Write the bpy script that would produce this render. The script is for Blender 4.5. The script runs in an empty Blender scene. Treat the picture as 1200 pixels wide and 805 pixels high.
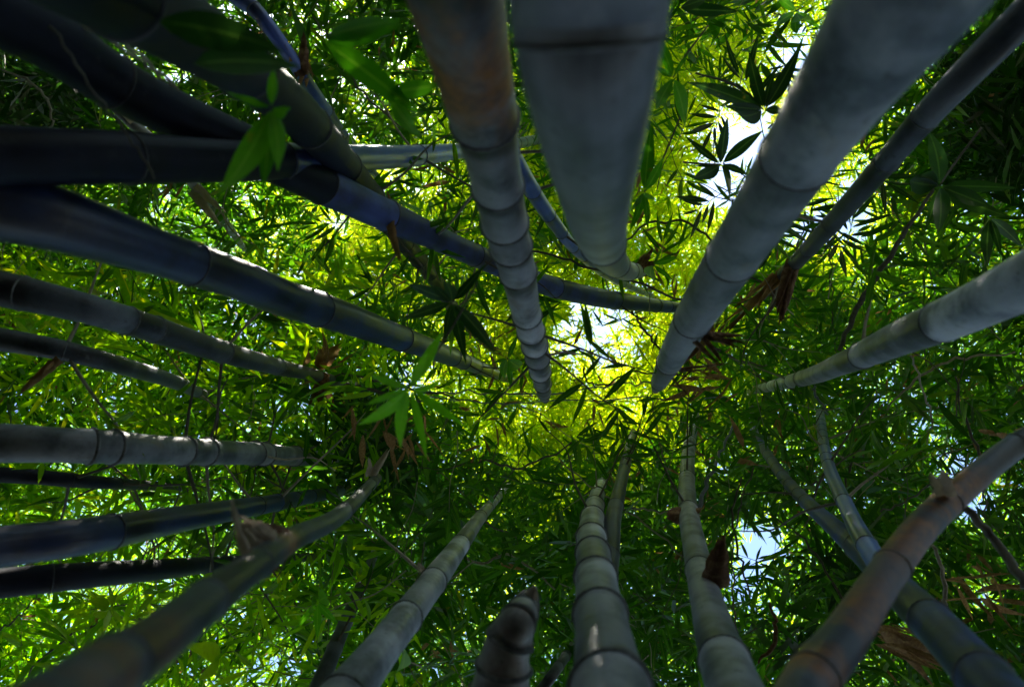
import bpy, math, random
import numpy as np
from mathutils import Vector, Matrix

random.seed(7); rng = np.random.default_rng(7)
S = bpy.context.scene
COL = S.collection

# ------------------------------------------------------------------ camera
F = 800.0; CX, CY = 600.0, 402.5; ZEN = (690.0, 458.0)
CAM = Vector((0, 0, 1.2))
v0 = Vector(((ZEN[0]-CX)/F, (ZEN[1]-CY)/F, 1)).normalized()
R0 = Matrix(((1, 0, 0), (0, -1, 0), (0, 0, -1)))
RC = v0.rotation_difference(Vector((0, 0, 1))).to_matrix() @ R0
cam_d = bpy.data.cameras.new('camera'); cam = bpy.data.objects.new('camera', cam_d); COL.objects.link(cam)
cam.matrix_world = Matrix.Translation(CAM) @ RC.to_4x4()
cam_d.sensor_width = 36; cam_d.lens = 24; cam_d.clip_start = 0.02; cam_d.clip_end = 500
cam_d.dof.use_dof = True; cam_d.dof.focus_distance = 3.6; cam_d.dof.aperture_fstop = 3.2
S.camera = cam

# ------------------------------------------------------------------ sky, sun, exposure
SUN_EL, SUN_AZ = math.radians(57), math.radians(-112)      # azimuth measured from +X towards +Y
w = bpy.data.worlds.new('World'); S.world = w; w.use_nodes = True
nt = w.node_tree; bg = nt.nodes['Background']
sky = nt.nodes.new('ShaderNodeTexSky'); sky.sky_type = 'NISHITA'; sky.sun_disc = False
sky.sun_elevation = SUN_EL; sky.sun_rotation = math.pi/2 - SUN_AZ
sky.air_density = 1.1; sky.dust_density = .7; sky.ozone_density = 2
nt.links.new(sky.outputs[0], bg.inputs[0]); bg.inputs[1].default_value = 0.10
sd = bpy.data.lights.new('sun', 'SUN'); sd.energy = 5; sd.angle = math.radians(0.5); sd.color = (1, .93, .8)
sun = bpy.data.objects.new('sun', sd); COL.objects.link(sun)
sdir = Vector((math.cos(SUN_EL)*math.cos(SUN_AZ), math.cos(SUN_EL)*math.sin(SUN_AZ), math.sin(SUN_EL)))
sun.rotation_euler = sdir.to_track_quat('Z', 'Y').to_euler(); sun.location = sdir*30
S.view_settings.view_transform = 'Standard'; S.view_settings.look = 'None'
S.view_settings.exposure = 2.55; S.view_settings.gamma = 1; S.view_settings.use_curve_mapping = False
S.render.engine = 'CYCLES'
S.cycles.max_bounces = 9; S.cycles.transmission_bounces = 6; S.cycles.diffuse_bounces = 5; S.cycles.glossy_bounces = 2

def at(px, py, z):
    return CAM + RC @ Vector(((px-CX)/F*z, -(py-CY)/F*z, -z))

# ------------------------------------------------------------------ materials
def mat(name):
    m = bpy.data.materials.new(name); m.use_nodes = True
    n = m.node_tree.nodes; n.clear()
    out = n.new('ShaderNodeOutputMaterial')
    return m, n, m.node_tree.links, out
def ramp(n, stops, interp='LINEAR'):
    r = n.new('ShaderNodeValToRGB'); r.color_ramp.interpolation = interp
    e = r.color_ramp.elements
    while len(e) < len(stops): e.new(0.5)
    for i, (p, c) in enumerate(stops):
        e[i].position = p; e[i].color = (*c, 1) if len(c) == 3 else c
    return r
def noise(n, l, src, scale, detail=3, rough=.55, dist=0):
    t = n.new('ShaderNodeTexNoise'); t.inputs['Scale'].default_value = scale; t.inputs['Detail'].default_value = detail
    t.inputs['Roughness'].default_value = rough; t.inputs['Distortion'].default_value = dist
    l.new(src, t.inputs['Vector']); return t
def mixc(n, l, fac, a, b, mode='MIX'):
    m = n.new('ShaderNodeMix'); m.data_type = 'RGBA'; m.blend_type = mode
    for sock, val in ((0, fac), (6, a), (7, b)):
        if hasattr(val, 'links'): l.new(val, m.inputs[sock])
        elif sock == 0: m.inputs[0].default_value = val
        else: m.inputs[sock].default_value = (*val, 1)
    return m.outputs[2]

def culm_mat(name, c1, c2, bloom, stain, bloom_amt=.5, stain_lo=.60, rough=.42, ringdark=.55, spec=.5, sheen=.06, fleck=.3):
    m, n, l, out = mat(name)
    uv = n.new('ShaderNodeUVMap'); uv.uv_map = 'UVMap'
    sep = n.new('ShaderNodeSeparateXYZ'); l.new(uv.outputs[0], sep.inputs[0])
    geo = n.new('ShaderNodeTexCoord')
    # cylindrical-ish coordinates: fibre streaks run along the length
    mp = n.new('ShaderNodeMapping'); mp.inputs['Scale'].default_value = (30, 2.2, 1); l.new(uv.outputs[0], mp.inputs[0])
    n1 = noise(n, l, geo.outputs['Object'], 9, 5, .6)
    n2 = noise(n, l, mp.outputs[0], 1.5, 4, .6)
    n3 = noise(n, l, geo.outputs['Object'], 45, 4, .7)
    n4 = noise(n, l, geo.outputs['Object'], 5.5, 4, .65, .6)
    base = mixc(n, l, ramp_out(n, l, n1.outputs[0], .35, .65), c1, c2)
    st = ramp(n, [(.35, (.72, .72, .72)), (.7, (1.18, 1.18, 1.18))]); l.new(n2.outputs[0], st.inputs[0])
    base = mixc(n, l, .9, base, st.outputs[0], 'MULTIPLY')
    base = mixc(n, l, math_node(n, l, 'MULTIPLY', ramp_out(n, l, n4.outputs[0], stain_lo, stain_lo+.14), .8), base, stain)
    # waxy bloom, thickest just below and above each node (attribute phase: 0..1 between nodes)
    ph = n.new('ShaderNodeAttribute'); ph.attribute_name = 'phase'
    br = ramp(n, [(0, (.0,)*3), (.15, (.25,)*3), (.55, (.5,)*3), (.90, (.95,)*3), (1, (1,)*3)]); l.new(ph.outputs['Fac'], br.inputs[0])
    bl = math_node(n, l, 'MULTIPLY', br.outputs[0], ramp_out(n, l, n1.outputs[0], .3, .62))
    bl = math_node(n, l, 'MULTIPLY', bl, bloom_amt)
    base = mixc(n, l, bl, base, bloom)
    dr = ramp(n, [(0, (1,)*3), (.08, (.95,)*3), (.26, (0,)*3), (.96, (0,)*3), (1, (.6,)*3)]); l.new(ph.outputs['Fac'], dr.inputs[0])
    base = mixc(n, l, math_node(n, l, 'MULTIPLY', math_node(n, l, 'MULTIPLY', dr.outputs[0], ramp_out(n, l, n1.outputs[0], .70, .42)), ringdark), base, (.012, .010, .009))
    tn = n.new('ShaderNodeAttribute'); tn.attribute_name = 'tone'
    base = mixc(n, l, 1, base, tn.outputs['Color'], 'MULTIPLY')
    # pale lichen flecks and dark mould dots
    vor = n.new('ShaderNodeTexVoronoi'); vor.inputs['Scale'].default_value = 26; vor.inputs['Randomness'].default_value = 1; l.new(mixc(n, l, .06, geo.outputs['Object'], n3.outputs['Color']), vor.inputs['Vector'])
    fl = math_node(n, l, 'MULTIPLY', ramp_out(n, l, vor.outputs['Distance'], .34, .08), ramp_out(n, l, n4.outputs[0], .48, .60))
    base = mixc(n, l, math_node(n, l, 'MULTIPLY', fl, fleck), base, (.30, .33, .34))
    dk = ramp_out(n, l, n3.outputs[0], .60, .75)
    base = mixc(n, l, math_node(n, l, 'MULTIPLY', dk, .7), base, (.015, .016, .017))
    ra = n.new('ShaderNodeAttribute'); ra.attribute_name = 'rust'
    rm = math_node(n, l, 'MULTIPLY', ra.outputs['Fac'], ramp_out(n, l, n4.outputs[0], .38, .60))
    rc = mixc(n, l, ramp_out(n, l, n3.outputs[0], .35, .65), (.24, .095, .025), (.12, .055, .03))
    base = mixc(n, l, rm, base, rc)
    p = n.new('ShaderNodeBsdfPrincipled'); l.new(base, p.inputs['Base Color'])
    rr = n.new('ShaderNodeMapRange'); rr.inputs[3].default_value = rough-.1; rr.inputs[4].default_value = rough+.25
    l.new(n1.outputs[0], rr.inputs[0]); l.new(rr.outputs[0], p.inputs['Roughness'])
    p.inputs['Specular IOR Level'].default_value = spec
    p.inputs['Sheen Weight'].default_value = sheen; p.inputs['Sheen Roughness'].default_value = .4; p.inputs['Sheen Tint'].default_value = (.35, .55, 1, 1)
    bp = n.new('ShaderNodeBump'); bp.inputs['Strength'].default_value = .35; bp.inputs['Distance'].default_value = .002
    l.new(mixc(n, l, .5, n2.outputs[0], n3.outputs[0]), bp.inputs['Height']); l.new(bp.outputs[0], p.inputs['Normal'])
    l.new(p.outputs[0], out.inputs[0]); return m
def ramp_out(n, l, src, a, b):
    r = n.new('ShaderNodeMapRange'); r.inputs[1].default_value = a; r.inputs[2].default_value = b
    r.interpolation_type = 'SMOOTHSTEP'
    l.new(src, r.inputs[0]); return r.outputs[0]
def math_node(n, l, op, a, b):
    r = n.new('ShaderNodeMath'); r.operation = op
    for i, v in enumerate((a, b)):
        if hasattr(v, 'links'): l.new(v, r.inputs[i])
        else: r.inputs[i].default_value = v
    return r.outputs[0]

def leaf_mat(name, stops, trans_gain=(1.9, 1.7, .5), scale=.35, mixf=.5):
    """stops: ramp of leaf base colours; light comes through the blade yellower than it bounces off"""
    m, n, l, out = mat(name)
    at_ = n.new('ShaderNodeAttribute'); at_.attribute_name = 'rnd'
    oi = n.new('ShaderNodeObjectInfo')
    geo = n.new('ShaderNodeNewGeometry')
    nz = noise(n, l, geo.outputs['Position'], scale, 3)
    a = math_node(n, l, 'ADD', at_.outputs['Fac'], oi.outputs['Random'])
    a = math_node(n, l, 'FRACT', a, 0)
    big = ramp_out(n, l, nz.outputs[0], .3, .7)
    f = math_node(n, l, 'ADD', math_node(n, l, 'MULTIPLY', a, .68), math_node(n, l, 'MULTIPLY', big, .32))
    r = ramp(n, stops); l.new(f, r.inputs[0])
    base = r.outputs[0]
    nf = noise(n, l, geo.outputs['Position'], 60, 2)
    v = ramp(n, [(.3, (.8,)*3), (.7, (1.15,)*3)]); l.new(nf.outputs[0], v.inputs[0])
    base = mixc(n, l, .6, base, v.outputs[0], 'MULTIPLY')
    rb = n.new('ShaderNodeAttribute'); rb.attribute_name = 'rib'
    base = mixc(n, l, math_node(n, l, 'MULTIPLY', ramp_out(n, l, rb.outputs['Fac'], .84, 1), .35), base, (.20, .30, .08))
    br_ = noise(n, l, geo.outputs['Position'], 17, 3, .7)
    base = mixc(n, l, math_node(n, l, 'MULTIPLY', ramp_out(n, l, br_.outputs[0], .66, .74), .6), base, (.16, .10, .02))
    p = n.new('ShaderNodeBsdfPrincipled'); l.new(base, p.inputs['Base Color']); p.inputs['Roughness'].default_value = .42
    p.inputs['Specular IOR Level'].default_value = .4
    tc = mixc(n, l, 1, base, trans_gain, 'MULTIPLY')
    t = n.new('ShaderNodeBsdfTranslucent'); l.new(tc, t.inputs[0])
    ms = n.new('ShaderNodeMixShader'); ms.inputs[0].default_value = mixf
    l.new(p.outputs[0], ms.inputs[1]); l.new(t.outputs[0], ms.inputs[2]); l.new(ms.outputs[0], out.inputs[0])
    return m

M = {}
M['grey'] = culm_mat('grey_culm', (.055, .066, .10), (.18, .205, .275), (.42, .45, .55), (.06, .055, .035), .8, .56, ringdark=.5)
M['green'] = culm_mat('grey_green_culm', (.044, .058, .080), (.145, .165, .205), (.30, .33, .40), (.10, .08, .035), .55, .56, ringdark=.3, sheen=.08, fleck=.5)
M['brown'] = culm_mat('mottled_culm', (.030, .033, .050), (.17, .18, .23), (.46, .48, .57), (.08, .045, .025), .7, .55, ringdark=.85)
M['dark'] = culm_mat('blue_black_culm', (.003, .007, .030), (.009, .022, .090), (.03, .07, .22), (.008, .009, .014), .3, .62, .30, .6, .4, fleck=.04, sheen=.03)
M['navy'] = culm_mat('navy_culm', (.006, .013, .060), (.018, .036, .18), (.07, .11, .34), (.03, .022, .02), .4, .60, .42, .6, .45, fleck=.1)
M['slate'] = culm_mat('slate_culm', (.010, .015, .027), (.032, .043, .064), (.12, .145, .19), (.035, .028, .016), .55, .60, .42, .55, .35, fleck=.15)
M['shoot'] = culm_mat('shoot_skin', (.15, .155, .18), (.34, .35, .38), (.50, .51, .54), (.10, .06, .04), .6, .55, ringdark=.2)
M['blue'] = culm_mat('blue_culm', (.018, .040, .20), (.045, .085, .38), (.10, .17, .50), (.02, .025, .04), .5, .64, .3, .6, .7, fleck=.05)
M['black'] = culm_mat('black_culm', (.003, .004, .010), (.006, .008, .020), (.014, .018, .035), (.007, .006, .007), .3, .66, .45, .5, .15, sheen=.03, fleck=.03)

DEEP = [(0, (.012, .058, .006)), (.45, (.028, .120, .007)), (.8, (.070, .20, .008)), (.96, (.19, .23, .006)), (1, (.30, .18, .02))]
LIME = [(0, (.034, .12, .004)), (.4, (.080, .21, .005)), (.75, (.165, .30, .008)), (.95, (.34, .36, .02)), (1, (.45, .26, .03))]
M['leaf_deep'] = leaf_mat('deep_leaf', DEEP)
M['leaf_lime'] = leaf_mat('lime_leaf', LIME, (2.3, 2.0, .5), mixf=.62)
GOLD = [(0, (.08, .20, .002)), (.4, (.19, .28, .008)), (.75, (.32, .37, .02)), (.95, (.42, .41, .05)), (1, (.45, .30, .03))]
M['leaf_gold'] = leaf_mat('gold_leaf', GOLD, (2.1, 2.0, .4), mixf=.68)  # sun's glow around the bright gaps put into a yellower leaf colour
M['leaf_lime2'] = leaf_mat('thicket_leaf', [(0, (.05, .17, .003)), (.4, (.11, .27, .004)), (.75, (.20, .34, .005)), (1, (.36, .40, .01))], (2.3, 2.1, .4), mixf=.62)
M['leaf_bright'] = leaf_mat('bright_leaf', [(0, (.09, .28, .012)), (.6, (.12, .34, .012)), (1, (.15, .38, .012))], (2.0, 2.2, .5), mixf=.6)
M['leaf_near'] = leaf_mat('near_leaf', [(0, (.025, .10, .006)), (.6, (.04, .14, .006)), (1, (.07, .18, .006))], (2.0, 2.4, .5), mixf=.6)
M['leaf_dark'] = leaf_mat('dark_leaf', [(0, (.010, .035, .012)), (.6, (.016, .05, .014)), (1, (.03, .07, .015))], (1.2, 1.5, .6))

def simple_mat(name, stops, scale=20, rough=.8, bump=.3, trans=0):
    m, n, l, out = mat(name)
    tc = n.new('ShaderNodeTexCoord')
    nz = noise(n, l, tc.outputs['Object'], scale, 5, .65, .4)
    r = ramp(n, stops); l.new(nz.outputs[0], r.inputs[0])
    p = n.new('ShaderNodeBsdfPrincipled'); l.new(r.outputs[0], p.inputs['Base Color']); p.inputs['Roughness'].default_value = rough
    b = n.new('ShaderNodeBump'); b.inputs['Strength'].default_value = bump; b.inputs['Distance'].default_value = .003
    l.new(nz.outputs[0], b.inputs['Height']); l.new(b.outputs[0], p.inputs['Normal'])
    if trans:
        t = n.new('ShaderNodeBsdfTranslucent'); l.new(r.outputs[0], t.inputs[0])
        ms = n.new('ShaderNodeMixShader'); ms.inputs[0].default_value = trans
        l.new(p.outputs[0], ms.inputs[1]); l.new(t.outputs[0], ms.inputs[2]); l.new(ms.outputs[0], out.inputs[0])
    else: l.new(p.outputs[0], out.inputs[0])
    return m
M['ring'] = simple_mat('node_scar', [(.3, (.03, .033, .038)), (.5, (.09, .10, .115)), (.75, (.22, .24, .27))], 40)
M['ring_dark'] = simple_mat('node_scar_dark', [(.3, (.008, .009, .014)), (.7, (.03, .036, .05))], 40, .5)
M['sheath'] = simple_mat('dry_sheath', [(.25, (.045, .018, .010)), (.5, (.12, .055, .028)), (.75, (.30, .20, .11))], 55, .8, .5, .3)
M['pale_sheath'] = simple_mat('pale_sheath', [(.25, (.20, .16, .12)), (.5, (.40, .34, .27)), (.8, (.55, .48, .40))], 30, .8, .5, .25)
M['twig'] = simple_mat('twig_bark', [(.3, (.035, .035, .03)), (.7, (.10, .095, .075))], 60)
M['pale_twig'] = simple_mat('pale_twig_bark', [(.3, (.14, .13, .11)), (.7, (.30, .28, .23))], 60)
M['blue_twig'] = simple_mat('blue_twig_bark', [(.3, (.07, .10, .15)), (.7, (.16, .21, .28))], 60, .4)
M['dead'] = simple_mat('dead_leaf', [(.25, (.10, .05, .02)), (.5, (.24, .13, .05)), (.8, (.42, .29, .13))], 25, .8, .4, .4)
M['ground'] = simple_mat('leaf_litter', [(.3, (.035, .028, .018)), (.5, (.10, .07, .04)), (.75, (.20, .15, .09))], 14, .95, 1)

# ------------------------------------------------------------------ mesh helpers
def tag(o, label=None, cat=None, group=None, kind=None):
    for k, v in (('label', label), ('category', cat), ('group', group), ('kind', kind)):
        if v: o[k] = v
    return o
def link(name, me, m=None, parent=None):
    o = bpy.data.objects.new(name, me); COL.objects.link(o)
    if me is not None and m is not None and not me.materials: me.materials.append(m)
    if parent: o.parent = parent
    return o
def empty(name, loc, label, cat, group=None):
    o = bpy.data.objects.new(name, None); COL.objects.link(o); o.location = loc; o.empty_display_size = .05
    return tag(o, label, cat, group)

def catmull(P, n):
    P = np.asarray(P, float); out = []
    Q = np.vstack([2*P[0]-P[1], P, 2*P[-1]-P[-2]])
    for i in range(1, len(Q)-2):
        for j in range(n):
            t = j/n
            out.append(.5*((2*Q[i])+(-Q[i-1]+Q[i+1])*t+(2*Q[i-1]-5*Q[i]+4*Q[i+1]-Q[i+2])*t*t+(-Q[i-1]+3*Q[i]-3*Q[i+1]+Q[i+2])*t**3))
    out.append(Q[-2]); return np.array(out)
def frames(P):
    T = np.gradient(P, axis=0); T /= np.linalg.norm(T, axis=1)[:, None]+1e-9
    a = np.array([0, 0, 1.]) if abs(T[0][2]) < .9 else np.array([1., 0, 0])
    N = np.zeros_like(P); x = a-T[0]*a.dot(T[0]); N[0] = x/np.linalg.norm(x)
    for i in range(1, len(P)):
        x = N[i-1]-T[i]*N[i-1].dot(T[i]); N[i] = x/np.linalg.norm(x)
    return T, N, np.cross(T, N)
def tube_mesh(name, P, R, seg=20, phase=None, length=None, origin=(0, 0, 0), oval=None):
    P = np.asarray(P, float); R = np.asarray(R, float); n = len(P)
    T, N, B = frames(P); a = np.linspace(0, 2*np.pi, seg, endpoint=False)
    V = P[:, None, :]+R[:, None, None]*(np.cos(a)[None, :, None]*N[:, None, :]+np.sin(a)[None, :, None]*B[:, None, :])-np.array(origin)
    V = V.reshape(-1, 3)
    faces = [(i*seg+j, i*seg+(j+1) % seg, (i+1)*seg+(j+1) % seg, (i+1)*seg+j) for i in range(n-1) for j in range(seg)]
    faces += [tuple(range(seg))[::-1], tuple((n-1)*seg+j for j in range(seg))]
    me = bpy.data.meshes.new(name); me.from_pydata(V.tolist(), [], faces); me.update()
    me.polygons.foreach_set('use_smooth', [True]*len(me.polygons))
    if length is None: length = np.concatenate([[0], np.cumsum(np.linalg.norm(np.diff(P, axis=0), axis=1))])
    uv = me.uv_layers.new(name='UVMap')
    li = np.empty(len(me.loops), int); me.loops.foreach_get('vertex_index', li)
    U = np.empty((len(li), 2)); U[:, 1] = length[li//seg]; jj = li % seg
    U[:, 0] = np.minimum(jj, seg-jj)/seg*.35
    uv.data.foreach_set('uv', U.ravel())
    if phase is not None:
        at_ = me.attributes.new('phase', 'FLOAT', 'POINT'); at_.data.foreach_set('value', np.repeat(phase, seg))
    return me
def torus_ring(name, radius, r2, seg=20, h=1.0):
    """node collar: a ridge of lens section round the z axis, wider below"""
    prof = [(-.9, -.25), (-.7, .45), (-.2, .95), (.25, .8), (.55, .25), (.9, -.25)]
    V = []; Fc = []
    for i in range(seg):
        a = 2*math.pi*i/seg
        for (z, r) in prof:
            rr = radius + r*r2*(1+.12*math.sin(3*a+radius*900)); V.append((rr*math.cos(a), rr*math.sin(a), z*r2*h))
    k = len(prof)
    for i in range(seg):
        for j in range(k-1):
            i2 = (i+1) % seg
            Fc.append((i*k+j, i2*k+j, i2*k+j+1, i*k+j+1))
    me = bpy.data.meshes.new(name); me.from_pydata(V, [], Fc); me.update()
    me.polygons.foreach_set('use_smooth', [True]*len(me.polygons)); return me

CULM = {}
def culm(key, label, pts, d0=.10, taper=.7, sp=.30, m='grey', group=None, name='bamboo_culm', cat='bamboo stem',
         ext=1.6, base=True, rust=(), at_nodes=None, m_lit=None, ring='ring', ridge=1.0, bend=.0, fit=2, zoff=1.0):
    pts = np.array(pts, float)
    s = np.concatenate([[0], np.cumsum(np.linalg.norm(np.diff(pts[:, :2], axis=0), axis=1))]); s /= s[-1]
    d = d0*(1+(taper-1)*s)
    inv = pts[:, 2]/(F*d)
    cf = np.polyfit(s, inv, fit); fi = np.polyval(cf, s); fi = np.maximum(fi, np.minimum(inv, .3)*.8); fi = np.maximum(fi, .13)
    z = zoff/fi; z = np.maximum.accumulate(z)
    P = np.array([at(x, y, zz) for (x, y, _), zz in zip(pts, z)]); R = pts[:, 2]*z/F/2
    if base:                                    # carry the stem on down to the ground
        t = P[0]-P[1]; t /= np.linalg.norm(t); p = P[0].copy(); r = R[0]; E = []; ER = []
        for k in range(200):
            t = t+np.array([0, 0, -.08]); t /= np.linalg.norm(t)
            p = p+t*.06; r = min(r*1.002, d0*.62); E.append(p.copy()); ER.append(r)
            if p[2] < -.05: break
        E = E[::-1]; ER = ER[::-1]
        step = max(1, len(E)//6); E2 = E[::step]; ER2 = ER[::step]
        P = np.vstack([E2, P]); R = np.concatenate([ER2, R])
    if ext > 0:                                 # thin top running on up into the leaves
        t = P[-1]-P[-2]; t /= np.linalg.norm(t); away = P[-1]-np.array(CAM); away /= np.linalg.norm(away)
        p = P[-1].copy()
        for k in range(3):
            t = t*.35+away*.65; t /= np.linalg.norm(t); p = p+t*ext/3
            P = np.vstack([P, p]); R = np.append(R, max(R[-1]*.55, .0015))
    Q = catmull(np.hstack([P, R[:, None]]), 14)
    L = np.concatenate([[0], np.cumsum(np.linalg.norm(np.diff(Q[:, :3], axis=0), axis=1))])
    # nodes
    nodes = []; x = .12
    if at_nodes:                                # joints where the photograph shows them, plain spacing below and above
        q = (Q[:, :3]-np.array(CAM)) @ np.array(RC); zz_ = np.minimum(q[:, 2], -.05)
        sx = np.where(q[:, 2] < -.05, CX-F*q[:, 0]/zz_, 1e5); sy = CY+F*q[:, 1]/zz_; seen = []
        for rx, ry in at_nodes:
            k = int(np.argmin(np.hypot(sx-rx, sy-ry))); k0 = max(0, k-1); k1 = min(len(L)-1, k+1)
            a0, a1 = np.array([sx[k0], sy[k0]]), np.array([sx[k1], sy[k1]]); dd = a1-a0
            f = float(np.clip(np.dot(np.array([rx, ry])-a0, dd)/max(dd.dot(dd), 1e-6), 0, 1)); seen.append(L[k0]+f*(L[k1]-L[k0]))
        seen = sorted(seen); seen = [v for i, v in enumerate(seen) if i == 0 or v-seen[i-1] > .03]
        x = seen[0]-sp
        while x > .08: nodes.append(x); x -= sp
        nodes = nodes[::-1]+seen; x = seen[-1]+sp*.6
    while x < L[-1]-.05:
        nodes.append(x); x += sp*(.9+.2*random.random())*(1-.25*x/L[-1])
    ds = .035; g = list(np.arange(0, L[-1], ds))+[L[-1]]
    g = [q for q in g if min(abs(q-nn) for nn in nodes) > .012]
    for nn in nodes: g += [nn-.010, nn-.0035, nn+.0035, nn+.010]
    g = np.array(sorted(g)); g = g[(g >= 0) & (g <= L[-1])]
    PP = np.stack([np.interp(g, L, Q[:, k]) for k in range(3)], 1)
    # soften the polyline
    RR = np.maximum(np.interp(g, L, Q[:, 3]), .001)
    nd = np.array([-1.]+nodes+[L[-1]+1]); idx = np.searchsorted(nd, g)
    lo = nd[idx-1]; hi = nd[idx]; ph = np.clip((g-lo)/(hi-lo), 0, 1)
    RR = RR*(1+.03*ridge**1.5*np.exp(-np.minimum(g-lo, hi-g)/.014)-.012*np.sin(ph*np.pi))
    o0 = PP[0]
    root = empty(name, o0, label, cat, group)
    st = tube_mesh('stem', PP, RR, 28 if max(pts[:, 2]) > 60 else 18, ph, g, o0)
    ton = np.random.default_rng(int(pts[0][0]*7+pts[0][1]) % 9973).uniform(.62, 1.4, len(nd))[idx]
    a_ = st.attributes.new('tone', 'FLOAT_VECTOR', 'POINT'); a_.data.foreach_set('vector', np.repeat(np.repeat(ton, len(st.vertices)//len(PP)), 3))
    if rust:
        av = np.zeros(len(PP)); q = (PP-np.array(CAM)) @ np.array(RC)
        sx = np.where(q[:, 2] < -.05, CX-F*q[:, 0]/np.minimum(q[:, 2], -.05), 1e5); sy = CY+F*q[:, 1]/np.minimum(q[:, 2], -.05)
        for rx, ry, sg in rust:
            k = np.argmin(np.hypot(sx-rx, sy-ry)); av = np.maximum(av, np.exp(-((g-g[k])/sg)**4))
        a_ = st.attributes.new('rust', 'FLOAT', 'POINT'); a_.data.foreach_set('value', np.repeat(av, len(st.vertices)//len(PP)))
    so = link('stem', st, M[m], root)
    if m_lit:                                      # light painted in: shaded near part dark, lit part bluer from this joint
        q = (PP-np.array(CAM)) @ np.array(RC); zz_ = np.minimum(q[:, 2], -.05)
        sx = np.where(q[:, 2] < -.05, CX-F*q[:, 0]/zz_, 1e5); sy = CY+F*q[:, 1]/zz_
        k = int(np.argmin(np.hypot(sx-m_lit[1][0], sy-m_lit[1][1]))); k = int(np.argmin(np.abs(g-min(nodes, key=lambda v: abs(v-g[k])))))
        st.materials.append(M[m_lit[0]]); sg = len(st.vertices)//len(PP)
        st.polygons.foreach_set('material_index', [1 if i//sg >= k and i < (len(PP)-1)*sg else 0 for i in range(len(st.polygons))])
    T = np.gradient(PP, axis=0); T /= np.linalg.norm(T, axis=1)[:, None]
    NL = []
    for nn in nodes:
        p = np.array([np.interp(nn, g, PP[:, k]) for k in range(3)]); i = min(len(g)-1, np.searchsorted(g, nn))
        r = np.interp(nn, L, Q[:, 3]); t = Vector(T[i])
        NL.append((p, t, r))
        if r < .005 or p[2] < -.02: continue
        me = torus_ring('node_ring', r*1.01, max(.0022, r*.085*ridge), 24)
        ro = link('node_ring', me, M[ring], root)
        ro.matrix_local = Matrix.Translation(Vector(p-o0)) @ t.to_track_quat('Z', 'X').to_matrix().to_4x4()
    CULM[key] = dict(root=root, o0=o0, nodes=NL, L=g, P=PP, R=RR)
    return root

def wire(name, label, cat, pts, m='twig', group=None, parent=None, seg=6):
    """thin twig or vine; pts are (px, py, depth, diameter in metres)"""
    P = np.array([[*at(a, b, z), d/2] for a, b, z, d in pts]); Q = catmull(P, 6)
    Q[:, :3] += np.random.default_rng(len(pts)*13+int(pts[0][0])).normal(0, .0016*float(np.mean([p[2] for p in pts])), (len(Q), 3))
    me = tube_mesh(name, Q[:, :3], Q[:, 3], seg, None, None, Q[0, :3])
    o = link(name, me, M[m]); o.location = Q[0, :3]; tag(o, label, cat, group); return o

# ------------------------------------------------------------------ leaves
def leaf_shape(name, width, bendz, side, rows=9, rnd=.3):
    """lanceolate blade along +X, unit length, keel folded on the midrib, drooping tip"""
    V = []; Fc = []
    for i in range(rows):
        t = i/(rows-1); wv = width*(math.sin(math.pi*t**.78)**1.05 if 0 < t < 1 else .0)*(1.05-.15*t)
        x = t; z = -bendz*t*t; y = side*t*t
        V += [(x, y-wv/2, z+wv*.16), (x, y, z), (x, y+wv/2, z+wv*.16)]
    for i in range(rows-1):
        a = i*3
        Fc += [(a, a+1, a+4, a+3), (a+1, a+2, a+5, a+4)]
    me = bpy.data.meshes.new(name); me.from_pydata(V, [], Fc); me.update()
    a_ = me.attributes.new('rib', 'FLOAT', 'POINT'); a_.data.foreach_set('value', [0., 1., 0.]*rows)
    me.polygons.foreach_set('use_smooth', [True]*len(me.polygons)); return me
LEAF = {}
for mk in ('leaf_bright', 'leaf_near', 'leaf_dark', 'leaf_lime', 'leaf_lime2', 'dead', 'leaf_deep'):
    LEAF[mk] = []
    for k, (wd, bz, sd_) in enumerate([(.130, .10, .03), (.145, .22, -.04), (.115, .05, .06), (.135, .30, .0)]):
        me = leaf_shape('leaf_blade', wd, bz, sd_); me.materials.append(M[mk]); LEAF[mk].append(me)
def place_leaf(root, H, T, mk, wid=1.0, up=None):
    """blade object from point H to point T, face turned roughly to the ground"""
    x = (T-H); ln = x.length; x = x.normalized()
    up = ((up or Vector((0, 0, 1)))+Vector((random.uniform(-.4, .4), random.uniform(-.4, .4), 0))).normalized()
    if abs(x.dot(up)) > .93: up = Vector((1, 0, .2)).normalized()
    y = up.cross(x).normalized(); zz = x.cross(y)
    o = link('leaf', random.choice(LEAF[mk]), None, root)
    rot = Matrix((x, y, zz)).transposed().to_4x4()
    o.matrix_local = Matrix.Translation(H-root.location) @ rot @ Matrix.Diagonal((ln, ln*wid, ln, 1))
    return o
def spray(label, hub, tips, z, mk='leaf_near', wid=1.0, stem=None, group=None, name='leaf_cluster', cat='bamboo leaves', dz=.12):
    H = at(hub[0], hub[1], z); wid *= 1.25
    root = empty(name, H, label, cat, group)
    for tp in tips:
        T = at(tp[0], tp[1], z*(1+random.uniform(-dz, dz*.3)))
        w_ = tp[2] if len(tp) > 2 else 1
        h = at(tp[3], tp[4], z) if len(tp) > 4 else H
        place_leaf(root, h+(T-h)*.04, T, mk, wid*w_, (H-CAM).normalized())
    if stem:
        P = np.array([[*(at(a, b, z*1.02)), .0016*z] for a, b in stem]+[[*H, .0011*z]]); Q = catmull(P, 5)
        me = tube_mesh('twig', Q[:, :3], Q[:, 3], 6, None, None, H); link('twig', me, M['twig'], root)
    return root

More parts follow.
